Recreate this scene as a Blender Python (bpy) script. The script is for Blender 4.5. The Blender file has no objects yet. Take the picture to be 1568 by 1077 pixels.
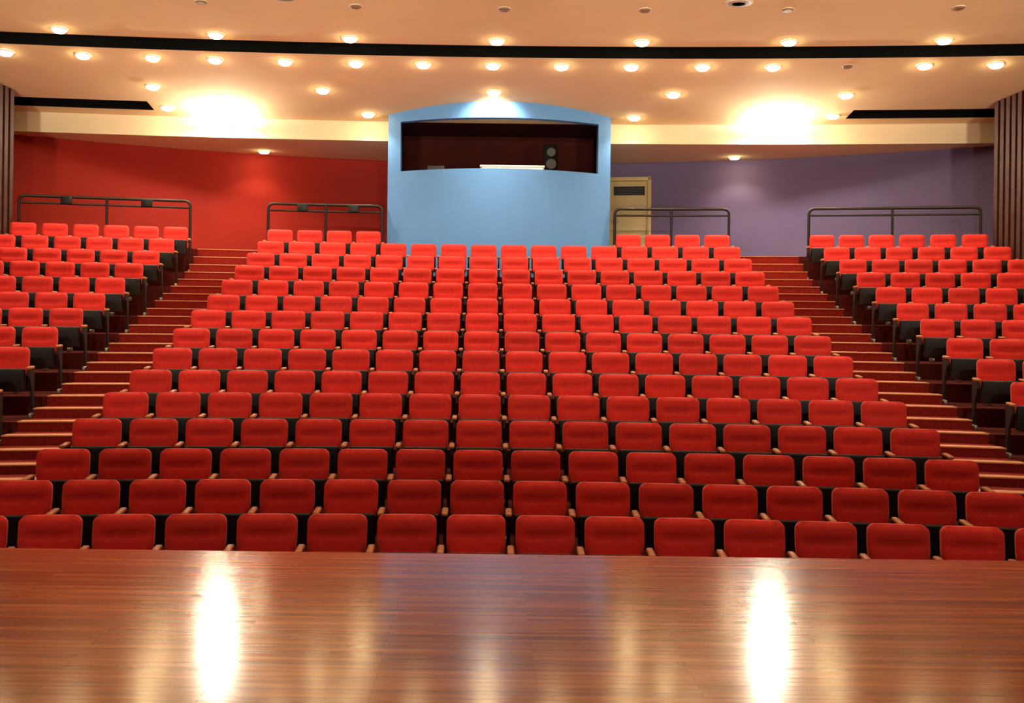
import bpy, bmesh, math, random
from mathutils import Matrix, Vector
random.seed(4)
scene = bpy.context.scene
scene.view_settings.view_transform = 'Standard'
scene.view_settings.look = 'None'

def lin(c):
    return tuple(((v/255)/12.92 if v/255 <= 0.04045 else ((v/255+0.055)/1.055)**2.4) for v in c) + (1,)

# ---------------------------------------------------------------- materials
def mat(name, rgb, rough=0.6, var=0.12, scale=8.0, spec=0.5, metal=0.0, bump=0.0, bscale=200, coat=0.0, rand=0.0, sheen=0.0):
    m = bpy.data.materials.new(name); m.use_nodes = True
    nt = m.node_tree; b = nt.nodes['Principled BSDF']
    b.inputs['Roughness'].default_value = rough
    b.inputs['Metallic'].default_value = metal
    b.inputs['Specular IOR Level'].default_value = spec
    b.inputs['Coat Weight'].default_value = coat
    b.inputs['Sheen Weight'].default_value = sheen
    tc = nt.nodes.new('ShaderNodeTexCoord')
    n = nt.nodes.new('ShaderNodeTexNoise'); n.inputs['Scale'].default_value = scale; n.inputs['Detail'].default_value = 4
    nt.links.new(tc.outputs['Object'], n.inputs['Vector'])
    r = nt.nodes.new('ShaderNodeValToRGB')
    c = lin(rgb)
    r.color_ramp.elements[0].color = tuple(v*(1-var) for v in c[:3]) + (1,)
    r.color_ramp.elements[1].color = tuple(min(1, v*(1+var)) for v in c[:3]) + (1,)
    r.color_ramp.elements[0].position = 0.3; r.color_ramp.elements[1].position = 0.7
    nt.links.new(n.outputs['Fac'], r.inputs['Fac'])
    out = r.outputs['Color']
    if rand > 0:
        oi = nt.nodes.new('ShaderNodeObjectInfo')
        hs = nt.nodes.new('ShaderNodeHueSaturation')
        mr = nt.nodes.new('ShaderNodeMapRange')
        mr.inputs['To Min'].default_value = 1-rand; mr.inputs['To Max'].default_value = 1+rand
        nt.links.new(oi.outputs['Random'], mr.inputs['Value'])
        nt.links.new(mr.outputs['Result'], hs.inputs['Value'])
        nt.links.new(out, hs.inputs['Color']); out = hs.outputs['Color']
    nt.links.new(out, b.inputs['Base Color'])
    if bump > 0:
        n2 = nt.nodes.new('ShaderNodeTexNoise'); n2.inputs['Scale'].default_value = bscale
        nt.links.new(tc.outputs['Object'], n2.inputs['Vector'])
        bp = nt.nodes.new('ShaderNodeBump'); bp.inputs['Strength'].default_value = bump; bp.inputs['Distance'].default_value = 0.01
        nt.links.new(n2.outputs['Fac'], bp.inputs['Height']); nt.links.new(bp.outputs['Normal'], b.inputs['Normal'])
    return m

def emis(name, rgb, strength):
    m = bpy.data.materials.new(name); m.use_nodes = True
    b = m.node_tree.nodes['Principled BSDF']
    b.inputs['Base Color'].default_value = (0.8, 0.8, 0.8, 1)
    b.inputs['Emission Color'].default_value = lin(rgb)
    b.inputs['Emission Strength'].default_value = strength
    return m

M_red = mat('seat_red_fabric', (226, 48, 38), 0.75, 0.10, 14, 0.3, bump=0.15, bscale=300, rand=0.10, sheen=0.15)
M_black = mat('seat_black_plastic', (22, 22, 22), 0.5, 0.2, 10, 0.4)
M_arm = mat('armrest_wood', (200, 128, 84), 0.45, 0.2, 20)
M_metal = mat('seat_foot_metal', (150, 145, 130), 0.4, 0.1, 20, metal=0.6)
M_carpet = mat('tier_carpet', (88, 24, 16), 0.9, 0.25, 30, 0.2, bump=0.3)
M_step = mat('stair_carpet', (136, 32, 22), 0.85, 0.2, 30, 0.2, bump=0.3)
M_nose = mat('stair_nosing', (222, 152, 104), 0.5, 0.12, 12)
M_ceil = mat('ceiling_paint', (248, 220, 172), 0.9, 0.03, 1.5, 0.2)
M_fasc = mat('fascia_paint', (248, 228, 192), 0.85, 0.03, 1.5, 0.2)
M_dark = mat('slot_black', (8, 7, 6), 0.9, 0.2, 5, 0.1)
M_redwall = mat('wall_red_paint', (172, 38, 20), 0.7, 0.05, 1.2, 0.3)
M_purp = mat('wall_purple_paint', (118, 104, 142), 0.75, 0.05, 1.2, 0.3)
M_blue = mat('booth_blue_paint', (100, 156, 222), 0.7, 0.03, 2, 0.3)
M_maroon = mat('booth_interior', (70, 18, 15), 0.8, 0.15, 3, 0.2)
M_door = mat('door_beige', (214, 190, 130), 0.5, 0.05, 3)
M_rail = mat('railing_dark_metal', (46, 36, 32), 0.4, 0.15, 12, metal=0.3)
M_white = mat('desk_white', (225, 220, 205), 0.5, 0.03, 5)
M_slat = mat('wood_slat', (80, 36, 20), 0.5, 0.25, 6)
M_slatbg = mat('wood_slat_gap', (30, 14, 8), 0.8, 0.2, 6)
M_side = mat('side_wall_paint', (170, 120, 84), 0.8, 0.1, 2)
M_trim = mat('downlight_trim', (235, 225, 205), 0.4, 0.03, 10)
M_lamp = emis('downlight_glow', (255, 228, 175), 60)
M_off = mat('unlit_lens', (150, 115, 84), 0.4, 0.1, 10)
M_flood = emis('floodlight_glow', (255, 244, 220), 1150)
M_curtain = mat('stage_curtain', (110, 60, 40), 0.9, 0.3, 3)

# stage wood: planks running across the stage
def stage_wood():
    m = bpy.data.materials.new('stage_wood_planks'); m.use_nodes = True
    nt = m.node_tree; b = nt.nodes['Principled BSDF']
    tc = nt.nodes.new('ShaderNodeTexCoord')
    br = nt.nodes.new('ShaderNodeTexBrick')
    br.inputs['Scale'].default_value = 1.0
    br.inputs['Brick Width'].default_value = 1.3; br.inputs['Row Height'].default_value = 0.05
    br.inputs['Mortar Size'].default_value = 0.0008
    br.inputs['Color1'].default_value = lin((164, 90, 50)); br.inputs['Color2'].default_value = lin((128, 60, 34))
    br.inputs['Mortar'].default_value = lin((90, 40, 24)); br.inputs['Bias'].default_value = -0.1
    nt.links.new(tc.outputs['Object'], br.inputs['Vector'])
    mp = nt.nodes.new('ShaderNodeMapping'); mp.inputs['Scale'].default_value = (0.7, 16, 1)
    nt.links.new(tc.outputs['Object'], mp.inputs['Vector'])
    n = nt.nodes.new('ShaderNodeTexNoise'); n.inputs['Scale'].default_value = 1.6; n.inputs['Detail'].default_value = 5
    nt.links.new(mp.outputs['Vector'], n.inputs['Vector'])
    r = nt.nodes.new('ShaderNodeValToRGB')
    r.color_ramp.elements[0].position = 0.3; r.color_ramp.elements[0].color = (0.72, 0.68, 0.62, 1)
    r.color_ramp.elements[1].position = 0.7; r.color_ramp.elements[1].color = (1.25, 1.22, 1.15, 1)
    nt.links.new(n.outputs['Fac'], r.inputs['Fac'])
    mx = nt.nodes.new('ShaderNodeMix'); mx.data_type = 'RGBA'; mx.blend_type = 'MULTIPLY'; mx.inputs['Factor'].default_value = 1
    nt.links.new(br.outputs['Color'], mx.inputs['A']); nt.links.new(r.outputs['Color'], mx.inputs['B'])
    nt.links.new(mx.outputs['Result'], b.inputs['Base Color'])
    mr = nt.nodes.new('ShaderNodeMapRange'); mr.inputs['To Min'].default_value = 0.125; mr.inputs['To Max'].default_value = 0.20
    nt.links.new(n.outputs['Fac'], mr.inputs['Value']); nt.links.new(mr.outputs['Result'], b.inputs['Roughness'])
    b.inputs['IOR'].default_value = 1.7
    b.inputs['Specular Tint'].default_value = (1.0, .88, .62, 1)
    bp = nt.nodes.new('ShaderNodeBump'); bp.inputs['Strength'].default_value = 0.03; bp.inputs['Distance'].default_value = 0.003
    nt.links.new(n.outputs['Fac'], bp.inputs['Height']); nt.links.new(bp.outputs['Normal'], b.inputs['Normal'])
    return m
M_stage = stage_wood()

# ---------------------------------------------------------------- mesh builder
class B:
    def __init__(s): s.v = []; s.f = []; s.mi = []; s.mats = []; s.sm = []
    def m(s, mt):
        if mt not in s.mats: s.mats.append(mt)
        return s.mats.index(mt)
    def quad(s, pts, mt, smooth=False):
        i = len(s.v); s.v += [tuple(p) for p in pts]; s.f.append(tuple(range(i, i+len(pts)))); s.mi.append(s.m(mt)); s.sm.append(smooth)
    def add(s, vs, fs, mt, M=None, smooth=False):
        i = len(s.v)
        for p in vs:
            p = Vector(p)
            if M is not None: p = M @ p
            s.v.append(tuple(p))
        k = s.m(mt)
        for f in fs: s.f.append(tuple(i+a for a in f)); s.mi.append(k); s.sm.append(smooth)
    def box(s, c, d, mt, M=None, bev=0.0, seg=2, rx=0, rz=0):
        bm = bmesh.new(); bmesh.ops.create_cube(bm, size=1)
        for v in bm.verts: v.co = Vector((v.co.x*d[0], v.co.y*d[1], v.co.z*d[2]))
        if bev > 0: bmesh.ops.bevel(bm, geom=bm.edges[:], offset=bev, segments=seg, affect='EDGES', profile=0.5)
        T = Matrix.Translation(c) @ Matrix.Rotation(rz, 4, 'Z') @ Matrix.Rotation(rx, 4, 'X')
        if M is not None: T = M @ T
        bm.verts.index_update()
        s.add([v.co.copy() for v in bm.verts], [[v.index for v in f.verts] for f in bm.faces], mt, T, bev > 0)
        bm.free()
    def cyl(s, c, r, h, mt, n=20, r2=None, M=None, axis='Z', caps=True):
        r2 = r if r2 is None else r2
        vs = [(r*math.cos(2*math.pi*k/n), r*math.sin(2*math.pi*k/n), -h/2) for k in range(n)] + \
             [(r2*math.cos(2*math.pi*k/n), r2*math.sin(2*math.pi*k/n), h/2) for k in range(n)]
        fs = [(k, (k+1) % n, n+(k+1) % n, n+k) for k in range(n)]
        if caps: fs += [tuple(range(n-1, -1, -1)), tuple(range(n, 2*n))]
        T = Matrix.Translation(c)
        if axis == 'X': T = T @ Matrix.Rotation(math.pi/2, 4, 'Y')
        if axis == 'Y': T = T @ Matrix.Rotation(math.pi/2, 4, 'X')
        if M is not None: T = M @ T
        s.add(vs, fs, mt, T)
    def mesh(s, name):
        me = bpy.data.meshes.new(name); me.from_pydata(s.v, [], s.f)
        for mt in s.mats: me.materials.append(mt)
        me.polygons.foreach_set('material_index', s.mi)
        me.polygons.foreach_set('use_smooth', s.sm)
        me.update(); return me
    def obj(s, name, loc=(0, 0, 0), parent=None, rz=0):
        o = bpy.data.objects.new(name, s.mesh(name)); scene.collection.objects.link(o)
        o.location = loc; o.rotation_euler = (0, 0, rz)
        if parent: o.parent = parent
        return o

def empty(name, loc=(0, 0, 0)):
    e = bpy.data.objects.new(name, None); scene.collection.objects.link(e); e.location = loc; e.empty_display_size = 0.2
    return e

# ---------------------------------------------------------------- layout
RS = 56.0          # 2*radius of seating rows
RC = 120.0         # 2*radius of ceiling curves
P = .56            # seat pitch
tops = [.83, .97, 1.13, 1.33, 1.536, 1.737, 1.966, 2.203, 2.452, 2.681, 2.935, 3.2, 3.457, 3.72, 4.0]
F = [t-.87 for t in tops]
D = [9.15+.92*i for i in range(15)]
front = [d-.62 for d in D] + [22.33]
ZX = 3.6           # cross aisle level
def sag(x): return x*x/RS
def hw(y):
    if y < 14: return 11.5
    if y < 20.9: return 11.5 + (9.05-11.5)*(y-14)/6.9
    return 9.05 + 0.95*min(1, (y-20.9)/1.3)

# ---------------------------------------------------------------- seat mesh
def seat_builder():
    b = B()
    nx, nz = 12, 14
    W, z0, z1, r = .235, .52, .87, .06
    def hwid(z):
        t = z1-z
        if t < r: return W-r+math.sqrt(max(0, r*r-(r-t)**2))
        return W - .02*max(0, (.66-z)/.13)
    zs = [z0+(z1-z0-.045)*k/(nz-5) for k in range(nz-4)] + [z1-.03, z1-.018, z1-.008, z1-.002, z1]
    nz = len(zs)-1
    vs = []
    for z in zs:
        v = (z-z0)/(z1-z0)
        for i in range(nx+1):
            u = -1+2*i/nx
            pil = (1-abs(u)**6*.9)*(1-abs(2*v-1)**7)
            y = -.03 - .045*pil - .018*u*u + .022*math.exp(-((v-.56-.08*u*u)/.05)**2)*(1-u**4)
            y += (z-.5)*.16
            vs.append((u*hwid(z), y, z))
    nf = len(vs)
    for z in zs:
        for i in range(nx+1):
            u = -1+2*i/nx
            vs.append((u*hwid(z), .015-.018*u*u+(z-.5)*.16, z))
    fs = []
    idx = lambda k, i: k*(nx+1)+i
    for k in range(nz):
        for i in range(nx):
            fs.append((idx(k, i), idx(k, i+1), idx(k+1, i+1), idx(k+1, i)))
            fs.append((nf+idx(k, i), nf+idx(k+1, i), nf+idx(k+1, i+1), nf+idx(k, i+1)))
        fs.append((idx(k, 0), idx(k+1, 0), nf+idx(k+1, 0), nf+idx(k, 0)))
        fs.append((idx(k, nx), nf+idx(k, nx), nf+idx(k+1, nx), idx(k+1, nx)))
    for i in range(nx):
        fs.append((idx(0, i), nf+idx(0, i), nf+idx(0, i+1), idx(0, i+1)))
        fs.append((idx(nz, i), idx(nz, i+1), nf+idx(nz, i+1), nf+idx(nz, i)))
    b.add(vs, fs, M_red, smooth=True)
    # rear shell
    b.box((0, .045, .60), (.44, .03, .46), M_black, bev=.012, rx=-.16)
    # tipped-up seat: red pad + black underside board
    b.box((0, -.135, .475), (.43, .075, .26), M_red, bev=.03, seg=3, rx=.10)
    b.box((0, -.195, .475), (.445, .045, .285), M_black, bev=.02, seg=3, rx=.10)
    b.box((0, -.10, .36), (.40, .10, .05), M_black, bev=.01)
    return b
def arm_parts(b, x):
    b.box((x, -.165, .625), (.055, .30, .032), M_arm, bev=.012)
    prof = [(-.06, .06), (.04, .06), (.05, .61), (-.28, .61), (-.28, .52), (-.13, .34)]
    n = len(prof)
    vs = [(x-.014, p[0], p[1]) for p in prof] + [(x+.014, p[0], p[1]) for p in prof]
    fs = [tuple(range(n-1, -1, -1)), tuple(range(n, 2*n))] + [(k, (k+1) % n, n+(k+1) % n, n+k) for k in range(n)]
    b.add(vs, [f[::-1] for f in fs], M_black)
    b.box((x, -.03, .03), (.05, .30, .06), M_metal, bev=.012)
sb = seat_builder(); arm_parts(sb, -.275); seat_me = sb.mesh('theater_seat')
ab = B(); arm_parts(ab, 0); arm_me = ab.mesh('end_arm')

def place_row(xs, i, pitch):
    cx = sum(xs)/len(xs)
    e = empty('theater_seat_row', (cx, D[i]-sag(cx), F[i]))
    def put(me, nm, x):
        o = bpy.data.objects.new(nm, me); scene.collection.objects.link(o)
        o.parent = e
        o.location = (x-cx, -sag(x)+sag(cx), 0)
        o.rotation_euler = (0, 0, -2*x/RS)
        o.scale = (pitch/.55, 1, 1)
    for x in xs: put(seat_me, 'seat', x)
    put(arm_me, 'end_arm', xs[-1]+pitch/2)

for i in range(15):
    if i < 14:
        place_row([(k+.5)*P for k in range(-8, 8)], i, P)
    else:
        place_row([(k+.5)*P for k in range(-8, -4)], i, P)
        place_row([(k+.5)*P for k in range(4, 8)], i, P)
    for sgn in (-1, 1):
        p = .52
        ye = D[i]-1.5
        n = int((hw(ye)-.08-5.85)/p + .02)
        n = max(6, min(n, 9))
        xs = sorted([sgn*(5.85+p*(k+.5)) for k in range(n)])
        place_row(xs, i, p)

# ---------------------------------------------------------------- tiers (floor)
b = B()
def xsamp(a, c, n): return [a+(c-a)*k/n for k in range(n+1)]
b.quad([(-11.6, 6.0, -.05), (11.6, 6.0, -.05), (11.6, 8.6, -.05), (-11.6, 8.6, -.05)], M_carpet)
for i in range(15):
    y0, y1 = front[i], front[i+1]
    w = min(11.5, hw(y0-1.6)+.25)
    xs = xsamp(-w, w, 36)
    zp = F[i-1] if i else -.06
    for a, c in zip(xs[:-1], xs[1:]):
        b.quad([(a, y0-sag(a), F[i]), (c, y0-sag(c), F[i]), (c, y1-sag(c)+.002, F[i]), (a, y1-sag(a)+.002, F[i])], M_carpet)
        if F[i] > zp:
            b.quad([(a, y0-sag(a), zp), (c, y0-sag(c), zp), (c, y0-sag(c), F[i]), (a, y0-sag(a), F[i])], M_carpet)
xs = xsamp(-10.2, 10.2, 36)
for a, c in zip(xs[:-1], xs[1:]):
    b.quad([(a, 22.33-sag(a), ZX), (c, 22.33-sag(c), ZX), (c, 26.3, ZX), (a, 26.3, ZX)], M_carpet)
    b.quad([(a, 22.33-sag(a), F[14]), (c, 22.33-sag(c), F[14]), (c, 22.33-sag(c), ZX), (a, 22.33-sag(a), ZX)], M_carpet)
b.obj('floor')

# aisle stairs
def stair_block(b, x0, x1, yf, yb, z0, z1):
    xs = xsamp(x0, x1, 4)
    for a, c in zip(xs[:-1], xs[1:]):
        b.quad([(a, yf-sag(a), z0), (c, yf-sag(c), z0), (c, yf-sag(c), z1), (a, yf-sag(a), z1)], M_step)
        b.quad([(a, yf-sag(a), z1), (c, yf-sag(c), z1), (c, yb-sag(c), z1), (a, yb-sag(a), z1)], M_step)
        yn, yt = yf-.012, yf+.16
        zt, zb = z1+.006, z1-.008
        b.quad([(a, yn-sag(a), zb), (c, yn-sag(c), zb), (c, yn-sag(c), zt), (a, yn-sag(a), zt)], M_nose)
        b.quad([(a, yn-sag(a), zt), (c, yn-sag(c), zt), (c, yt-sag(c), zt), (a, yt-sag(a), zt)], M_nose)
    for x in (x0, x1):
        b.quad([(x, yf-sag(x), z0), (x, yb-sag(x), z0), (x, yb-sag(x), z1), (x, yf-sag(x), z1)], M_step)
for sgn in (-1, 1):
    b = B()
    a, c = sorted((sgn*4.57, sgn*5.78))
    for i in range(1, 16):
        zlo = F[i-1]; zhi = F[i] if i < 15 else ZX
        yf = front[i]
        if i < 15:
            stair_block(b, a, c, yf-.46, yf-.01, zlo+.003, (zlo+zhi)/2)
            stair_block(b, a, c, yf-.012, yf+.44, zlo+.003, zhi+.004)
        else:
            stair_block(b, a, c, yf-.60, yf-.01, zlo+.003, zlo+(zhi-zlo)/3)
            stair_block(b, a, c, yf-.31, yf-.01, zlo+.003, zlo+(zhi-zlo)*2/3)
            stair_block(b, a, c, yf-.012, yf+.02, zlo+.003, zhi+.004)
    b.obj('aisle_stairs')

# ---------------------------------------------------------------- stage
b = B()
b.box((0, (6.94-8)/2, .96), (22.8, 14.94, .08), M_stage)
b.cyl((0, 6.94, .965), .035, 22.8, M_stage, 20, axis='X')
b.box((0, (6.90-8)/2, .435), (22.7, 14.8, .97), M_slatbg)
b.obj('stage')

# ---------------------------------------------------------------- ceiling
def cz(s_):
    if s_ > 19.2: return 6.27+.16*(22.8-s_)
    return 6.95+.1*(19.0-s_) if s_ > 8 else 8.05
def cy(x, s_): return s_-x*x/RC
b = B()
def strip(xs, sa, sb_, mt, za=None, zb=None):
    za = cz(sa) if za is None else za; zb = cz(sb_) if zb is None else zb
    for a, c in zip(xs[:-1], xs[1:]):
        b.quad([(a, cy(a, sa), za), (a, cy(a, sb_), zb), (c, cy(c, sb_), zb), (c, cy(c, sa), za)], mt, True)
full = xsamp(-11.8, -6.75, 8)+xsamp(-6.75, 6.75, 26)[1:]+xsamp(6.75, 11.8, 8)[1:]
strip(full, 19.33, 21.95, M_ceil)
strip(xsamp(-6.75, 6.75, 26), 21.95, 22.45, M_ceil)
strip(full, 22.45, 22.8, M_ceil)
strip(full, -9, 7.99, M_ceil, 8.05, 8.05)
strip(full, 7.99, 19.0, M_ceil, 8.05, 6.95)
# lighting gap (black trough)
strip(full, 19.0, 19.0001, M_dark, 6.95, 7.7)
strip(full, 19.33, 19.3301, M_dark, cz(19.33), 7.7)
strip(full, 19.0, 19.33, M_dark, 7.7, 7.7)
# side slots
for sg in (-1, 1):
    xs = xsamp(*sorted((sg*6.75, sg*11.8)), 8)
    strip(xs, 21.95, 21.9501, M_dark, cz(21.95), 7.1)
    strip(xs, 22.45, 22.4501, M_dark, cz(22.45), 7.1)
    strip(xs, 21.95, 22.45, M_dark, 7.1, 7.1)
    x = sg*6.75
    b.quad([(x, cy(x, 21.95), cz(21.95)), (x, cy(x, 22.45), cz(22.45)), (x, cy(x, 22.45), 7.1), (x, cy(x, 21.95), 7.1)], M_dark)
# fascia + soffit each side of the booth
ZS = 5.88
for sg in (-1, 1):
    xs = xsamp(*sorted((sg*2.19, sg*10.6)), 18)
    strip(xs, 22.8, 22.8001, M_fasc, ZS, cz(22.8))
    for a, c in zip(xs[:-1], xs[1:]):
        b.quad([(a, cy(a, 22.8), ZS), (a, 26.3, ZS), (c, 26.3, ZS), (c, cy(c, 22.8), ZS)], M_ceil)
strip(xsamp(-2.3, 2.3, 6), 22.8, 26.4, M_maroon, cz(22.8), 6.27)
b.obj('ceiling')

# ---------------------------------------------------------------- back walls
def wy(x): return 26.0 - x*x/26.6
for nm, a0, a1, mt in (('wall_back_left', -10.2, -2.1, M_redwall), ('wall_back_right', 2.1, 10.2, M_purp)):
    b = B(); xs = xsamp(a0, a1, 24)
    for a, c in zip(xs[:-1], xs[1:]):
        b.quad([(a, wy(a), ZX-.3), (c, wy(c), ZX-.3), (c, wy(c), ZS+.02), (a, wy(a), ZS+.02)], mt, True)
    b.obj(nm)

# side walls; slatted timber panels near the rear
for sg, nm, xe in ((-1, 'wall_left', 9.03), (1, 'wall_right', 9.17)):
    b = B()
    Q = [(sg*xe, 20.9), (sg*11.5, 14.0), (sg*11.5, -9)]
    b.quad([(Q[1][0], Q[1][1], -.1), (Q[2][0], Q[2][1], -.1), (Q[2][0], Q[2][1], 8.1), (Q[1][0], Q[1][1], 8.1)], M_side)
    b.obj(nm)
    b = B()
    b.quad([(Q[0][0], Q[0][1], -.1), (Q[1][0], Q[1][1], -.1), (Q[1][0], Q[1][1], 8.1), (Q[0][0], Q[0][1], 8.1)], M_slatbg)
    b.quad([(Q[0][0], Q[0][1], -.1), (sg*10.1, 22.4, -.1), (sg*10.1, 22.4, 8.1), (Q[0][0], Q[0][1], 8.1)], M_slatbg)
    dx, dy = Q[1][0]-Q[0][0], Q[1][1]-Q[0][1]; L = math.hypot(dx, dy); ang = math.atan2(dy, dx)
    n = int(L/.14)
    for k in range(n):
        t = (k*.14+.05)/L
        b.box((Q[0][0]+dx*t, Q[0][1]+dy*t, 4.0), (.085, .09, 8.0), M_slat, rz=ang)
    b.obj(nm+'_slatted_timber')
b = B(); b.quad([(-11.6, -9, 0), (11.6, -9, 0), (11.6, -9, 8.1), (-11.6, -9, 8.1)], M_curtain); b.obj('wall_stage_rear')

# ---------------------------------------------------------------- control booth
booth = empty('projection_control_booth', (0, 22, ZX))
def by(x): return 21.5 + x*x*(.85/4.84)
b = B()
def arc_wall(x0, x1, z0, z1, th, mt, n):
    xs = xsamp(x0, x1, n)
    for a, c in zip(xs[:-1], xs[1:]):
        b.quad([(a, by(a), z0), (c, by(c), z0), (c, by(c), z1), (a, by(a), z1)], mt, True)
        b.quad([(c, by(c)+th, z0), (a, by(a)+th, z0), (a, by(a)+th, z1), (c, by(c)+th, z1)], mt, True)
        b.quad([(a, by(a), z1), (c, by(c), z1), (c, by(c)+th, z1), (a, by(a)+th, z1)], mt)
        b.quad([(a, by(a), z0), (a, by(a)+th, z0), (c, by(c)+th, z0), (c, by(c), z0)], mt)
    for x in (x0, x1):
        b.quad([(x, by(x), z0), (x, by(x)+th, z0), (x, by(x)+th, z1), (x, by(x), z1)], mt)
arc_wall(-2.2, 2.2, 3.0, 5.2, .2, M_blue, 28)
arc_wall(-2.2, 2.2, 6.17, 6.75, .2, M_blue, 28)
arc_wall(-2.2, -1.94, 5.2, 6.17, .35, M_blue, 3)
arc_wall(1.94, 2.2, 5.2, 6.17, .35, M_blue, 3)
for sg in (-1, 1):
    x = sg*2.2
    b.box((x-sg*.06, 24.3, 4.85), (.12, 3.9, 3.5), M_blue)
o = b.obj('booth_shell', (0, -22, -ZX), booth)
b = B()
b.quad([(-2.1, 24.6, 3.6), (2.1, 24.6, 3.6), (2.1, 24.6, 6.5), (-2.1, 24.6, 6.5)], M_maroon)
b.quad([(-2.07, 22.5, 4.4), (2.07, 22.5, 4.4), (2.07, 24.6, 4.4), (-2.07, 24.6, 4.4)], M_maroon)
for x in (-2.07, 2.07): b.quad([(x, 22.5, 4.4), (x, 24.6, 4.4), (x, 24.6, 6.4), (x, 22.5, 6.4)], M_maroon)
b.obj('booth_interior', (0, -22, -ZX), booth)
b = B()   # desk + equipment
b.box((.25, 21.95, 5.28), (1.25, .35, .04), M_white, bev=.01)
for x in (-.33, .83): b.box((x, 21.95, 5.235), (.05, .3, .07), M_white)
b.box((.25, 21.80, 5.235), (1.15, .03, .05), M_white)
b.obj('mixing_desk', (0, -22, -ZX), booth)
b = B()
b.box((1.02, 22.35, 5.50), (.26, .24, .55), M_dark, bev=.03)
b.cyl((1.02, 22.22, 5.62), .085, .03, M_black, axis='Y'); b.cyl((1.02, 22.22, 5.39), .10, .03, M_black, axis='Y')
b.cyl((1.02, 22.35, 4.85), .025, .9, M_black)
b.cyl((1.02, 22.35, 4.42), .18, .03, M_black)
b.obj('loudspeaker', (0, -22, -ZX), booth)
b = B()
b.box((-1.25, 22.3, 5.22), (.34, .03, .24), M_rail, bev=.01); b.box((-1.25, 22.28, 5.22), (.30, .01, .20), M_black)
b.cyl((-1.25, 22.32, 4.9), .02, .5, M_black); b.box((-1.25, 22.32, 4.52), (.3, .2, .24), M_black, bev=.02)
b.obj('monitor', (0, -22, -ZX), booth)

# ---------------------------------------------------------------- door
dxm = 2.98; sl = -dxm/13.3
b = B()
W_, H_ = .84, 1.86
b.box((0, -.03, H_/2), (W_, .05, H_), M_door, bev=.006)
for x in (-W_/2-.05, W_/2+.05): b.box((x, -.04, (H_+.1)/2), (.09, .10, H_+.1), M_door, bev=.01)
b.box((0, -.04, H_+.05), (W_+.19, .10, .09), M_door, bev=.01)
b.box((.02, -.058, H_-.22), (.70, .02, .2), M_rail)
for k in range(5): b.box((.02, -.07, H_-.30+.04*k), (.70, .015, .012), M_black, rx=.5)
b.box((0, -.057, .75), (.6, .012, .9), M_door, bev=.004)
b.cyl((-.33, -.09, .95), .02, .06, M_metal, axis='Y'); b.box((-.28, -.12, .95), (.13, .02, .02), M_metal, bev=.005)
b.obj('door_1', (dxm, wy(dxm)-.02, ZX), rz=math.atan(sl))

# ---------------------------------------------------------------- railings
def tube(b, pts, r, mt, n=8):
    pts = [Vector(p) for p in pts]; base = len(b.v); k = b.m(mt)
    for j, p in enumerate(pts):
        t = (pts[min(j+1, len(pts)-1)]-pts[max(j-1, 0)]).normalized()
        up = Vector((0, 1, 0)) if abs(t.y) < .9 else Vector((0, 0, 1))
        u = t.cross(up).normalized(); w = t.cross(u)
        for q in range(n):
            an = 2*math.pi*q/n; b.v.append(tuple(p+u*r*math.cos(an)+w*r*math.sin(an)))
    for j in range(len(pts)-1):
        for q in range(n):
            b.f.append((base+j*n+q, base+j*n+(q+1) % n, base+(j+1)*n+(q+1) % n, base+(j+1)*n+q)); b.mi.append(k); b.sm.append(True)
for x0, x1, boxes in ((-8.93, -5.95, (.27, .74)), (-4.50, -2.3, (.3, .75)), (2.3, 4.50, ()), (5.98, 8.95, ())):
    b = B(); yy = lambda x: 22.43-sag(x)
    zt = .93; r = .10
    pts = [(x0, yy(x0), .0), (x0, yy(x0), zt-r)]
    for a in (30, 60): pts.append((x0+r*(1-math.cos(math.radians(a))), yy(x0), zt-r+r*math.sin(math.radians(a))))
    for k in range(9): x = x0+r+(x1-x0-2*r)*k/8; pts.append((x, yy(x), zt))
    for a in (60, 30): pts.append((x1-r*(1-math.cos(math.radians(a))), yy(x1), zt-r+r*math.sin(math.radians(a))))
    pts += [(x1, yy(x1), zt-r), (x1, yy(x1), 0)]
    tube(b, pts, .028, M_rail)
    for zr in (zt-.13, .15):
        tube(b, [(x0+(x1-x0)*k/8, yy(x0+(x1-x0)*k/8), zr) for k in range(9)], .02, M_rail)
    xm = (x0+x1)/2
    tube(b, [(xm, yy(xm), 0), (xm, yy(xm), zt)], .026, M_rail)
    for x in (x0, xm, x1): b.cyl((x, yy(x), .012), .05, .024, M_rail)
    for t in boxes:
        x = x0+(x1-x0)*t; b.box((x, yy(x)-.05, zt-.07), (.20, .09, .15), M_black, bev=.015)
    b.obj('handrail', (0, 0, ZX))

# ---------------------------------------------------------------- recessed downlights
lit = [(-8.4, 19.69), (-7.15, 19.69), (-6.0, 19.69), (-4.95, 19.69), (-3.76, 19.69), (-2.54, 19.69), (-1.37, 19.69), (-.16, 19.69),
       (1.04, 19.69), (2.25, 19.69), (3.48, 19.69), (4.68, 19.69), (7.2, 19.69), (8.35, 19.69),
       (-7.2, 18.75), (-4.72, 18.75), (-2.53, 18.75), (-.1, 18.75), (2.3, 18.75), (4.7, 18.75), (7.15, 18.75),
       (-.13, 20.95), (-6.4, 21.1), (6.35, 21.1), (-3.3, 21.05), (3.2, 21.05), (-2.6, 22.35), (2.65, 22.35), (-6.45, 22.25), (6.45, 22.25)]
unlit = [(5.93, 19.69), (-4.6, 17.3), (-2.27, 17.3), (0, 17.3), (2.15, 17.3), (4.3, 17.3), (6.8, 17.3)]
bl = B(); bu = B()
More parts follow.
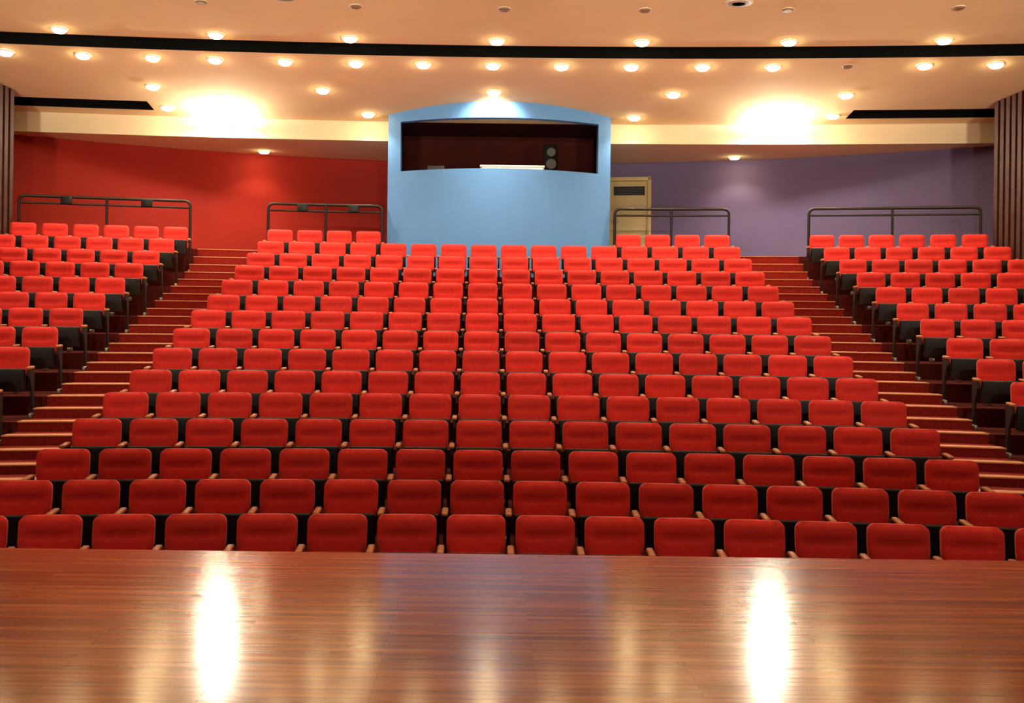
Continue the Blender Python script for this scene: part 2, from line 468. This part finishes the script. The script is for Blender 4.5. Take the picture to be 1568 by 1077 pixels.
for bb, m2 in ((bl, M_lamp), (bu, M_off)):
    n = 24
    ring = lambda r, z: [(r*math.cos(2*math.pi*k/n), r*math.sin(2*math.pi*k/n), z) for k in range(n)]
    vs = ring(.135, 0)+ring(.13, -.02)+ring(.12, -.022)+ring(.115, -.012)
    bb.add(vs, [(j*n+k, j*n+(k+1) % n, (j+1)*n+(k+1) % n, (j+1)*n+k) for j in range(3) for k in range(n)], M_trim, smooth=True)
    vs = ring(.116, -.014)+ring(.09, -.05)
    bb.add(vs, [(k, (k+1) % n, n+(k+1) % n, n+k) for k in range(n)]+[tuple(range(2*n-1, n-1, -1))], m2)
lit_me = bl.mesh('recessed_downlight'); off_me = bu.mesh('unlit_downlight')
WARM = (1.0, .83, .62)
def spot(name, loc, power, target, angle=120, blend=.6, size=.08, parent=None, col=WARM):
    l = bpy.data.lights.new(name, 'SPOT'); l.energy = power; l.color = col
    l.spot_size = math.radians(angle); l.spot_blend = blend; l.shadow_soft_size = size
    o = bpy.data.objects.new(name, l); scene.collection.objects.link(o)
    o.location = loc; o.rotation_euler = (Vector(target)-Vector(loc)).to_track_quat('-Z', 'Y').to_euler()
    return o
def downlight(x, s_, on=True, power=110, z=None, y=None, angle=120, blend=.6, aim=None):
    z = cz(s_) if z is None else z; y = cy(x, s_) if y is None else y
    o = bpy.data.objects.new('recessed_downlight' if on else 'unlit_downlight', lit_me if on else off_me)
    scene.collection.objects.link(o); o.location = (x, y, z-.002)
    if not on: o.scale = (.75, .75, .5)
    if y > 8 and z > 6: o.rotation_euler = (-math.atan(.16 if y > 19 else .1), 0, 0)
    if on:
        sp = spot('downlight_beam', (x, y, z-.07), power, aim or (x, y, 0), angle, blend)
        M = sp.matrix_basis.copy()
        sp.parent = o; sp.matrix_parent_inverse = o.matrix_basis.inverted()
for x, s_ in lit:
    if (x, s_) == (-.13, 20.95): downlight(x, 21.0, angle=110, blend=.5, power=260, aim=(x, 21.75, 5.9))
    else: downlight(x, s_)
for x, s_ in unlit: downlight(x, s_, False)
for x in (-7.5, -4.5, -1.5, 1.5, 4.5, 7.5): downlight(x, 15.6, True, 380, angle=85)  # out-of-view row, added to brighten the middle seat rows
for x in (-6, -2, 2, 6): downlight(x, 11.5, True, 80, angle=90)  # another unseen row, added for light on the seats below
for x in (-7, -2.3, 2.3, 7):  # unseen fill lamps added to light the stage floor and front seats
    downlight(x, 5.0, True, 430, angle=95)
for x in (-5.06, 5.1): downlight(x, 0, True, 70, z=ZS, y=24.4)
# oval ceiling vents
for x in (-3.3, 3.5):
    b = B()
    b.cyl((0, 0, -.01), .2, .02, M_trim, 28, .22)
    for k in range(3): b.cyl((0, 0, -.022), .15-.05*k, .008, M_off if k % 2 == 0 else M_trim, 28)
    b.obj('ceiling_air_vent', (x, cy(x, 17.0), cz(17.0)))

# ---------------------------------------------------------------- floodlights by fascia
for x in (-5.42, 5.42):
    y = 22.25; z = 6.05
    b = B()
    b.box((0, .09, 0), (.30, .05, .06), M_trim, bev=.01)
    for s in (-.17, .17): b.box((s, .04, 0), (.012, .12, .05), M_trim)
    b.cyl((0, .10, .15), .010, .30, M_trim, 8)
    b.cyl((0, -.01, 0), .038, .32, M_flood, 16, axis='X')
    b.obj('wall_floodlight', (x, y, z))

# added lamp bar behind the camera, unseen; its spots brighten the rear rows
b = B()
tube(b, [(-6, -1.5, 6.2), (6, -1.5, 6.2)], .03, M_rail)
for x in (-4.5, -1.5, 1.5, 4.5):
    b.cyl((x, -1.45, 6.05), .10, .3, M_black, 16, .13, axis='Y')
for x in (-5.8, 0, 5.8): b.cyl((x, -1.5, 7.1), .01, 1.85, M_rail, 6)
b.obj('added_fill_bar')
for x in (-4.5, -1.5, 1.5, 4.5):
    spot('house_fill_light', (x, -1.2, 6.05), 1500, (x*1.3, 18, 3.8), 38, .8, .12, col=(1, .85, .66))
# unseen floods added behind the camera to brighten the house ceiling
for x in (-9, -4.5, 0, 4.5, 9):
    b = B()
    b.box((0, 0, .30), (.40, .16, .30), M_black, bev=.02, rx=.3)
    for s in (-.22, .22): b.box((s, 0, .16), (.02, .08, .32), M_black)
    b.box((0, 0, .02), (.5, .3, .04), M_black, bev=.01)
    b.obj('added_fill_flood', (x, -5, 1.0))
    spot('ceiling_fill_light', (x, -4.7, 1.9), 11000, (x*.95, 18, 8.9), 28, 1.0, .6, col=(1, .85, .62))

w = bpy.data.worlds.new('world'); scene.world = w; w.use_nodes = True
w.node_tree.nodes['Background'].inputs[0].default_value = (.9, .6, .4, 1); w.node_tree.nodes['Background'].inputs[1].default_value = .02

# ---------------------------------------------------------------- camera
cam = bpy.data.cameras.new('camera'); co = bpy.data.objects.new('camera', cam); scene.collection.objects.link(co)
cam.sensor_width = 36; cam.lens = 1730/1568*36; cam.clip_end = 200
cam.shift_x = 39.5/1568
cam.shift_y = -63.5/1568
co.location = (-.22, 0, 2.5)
roll = .0125
R = Matrix.Rotation(math.pi/2, 4, 'X') @ Matrix.Rotation(roll, 4, 'Z')
co.rotation_euler = R.to_euler()
scene.camera = co
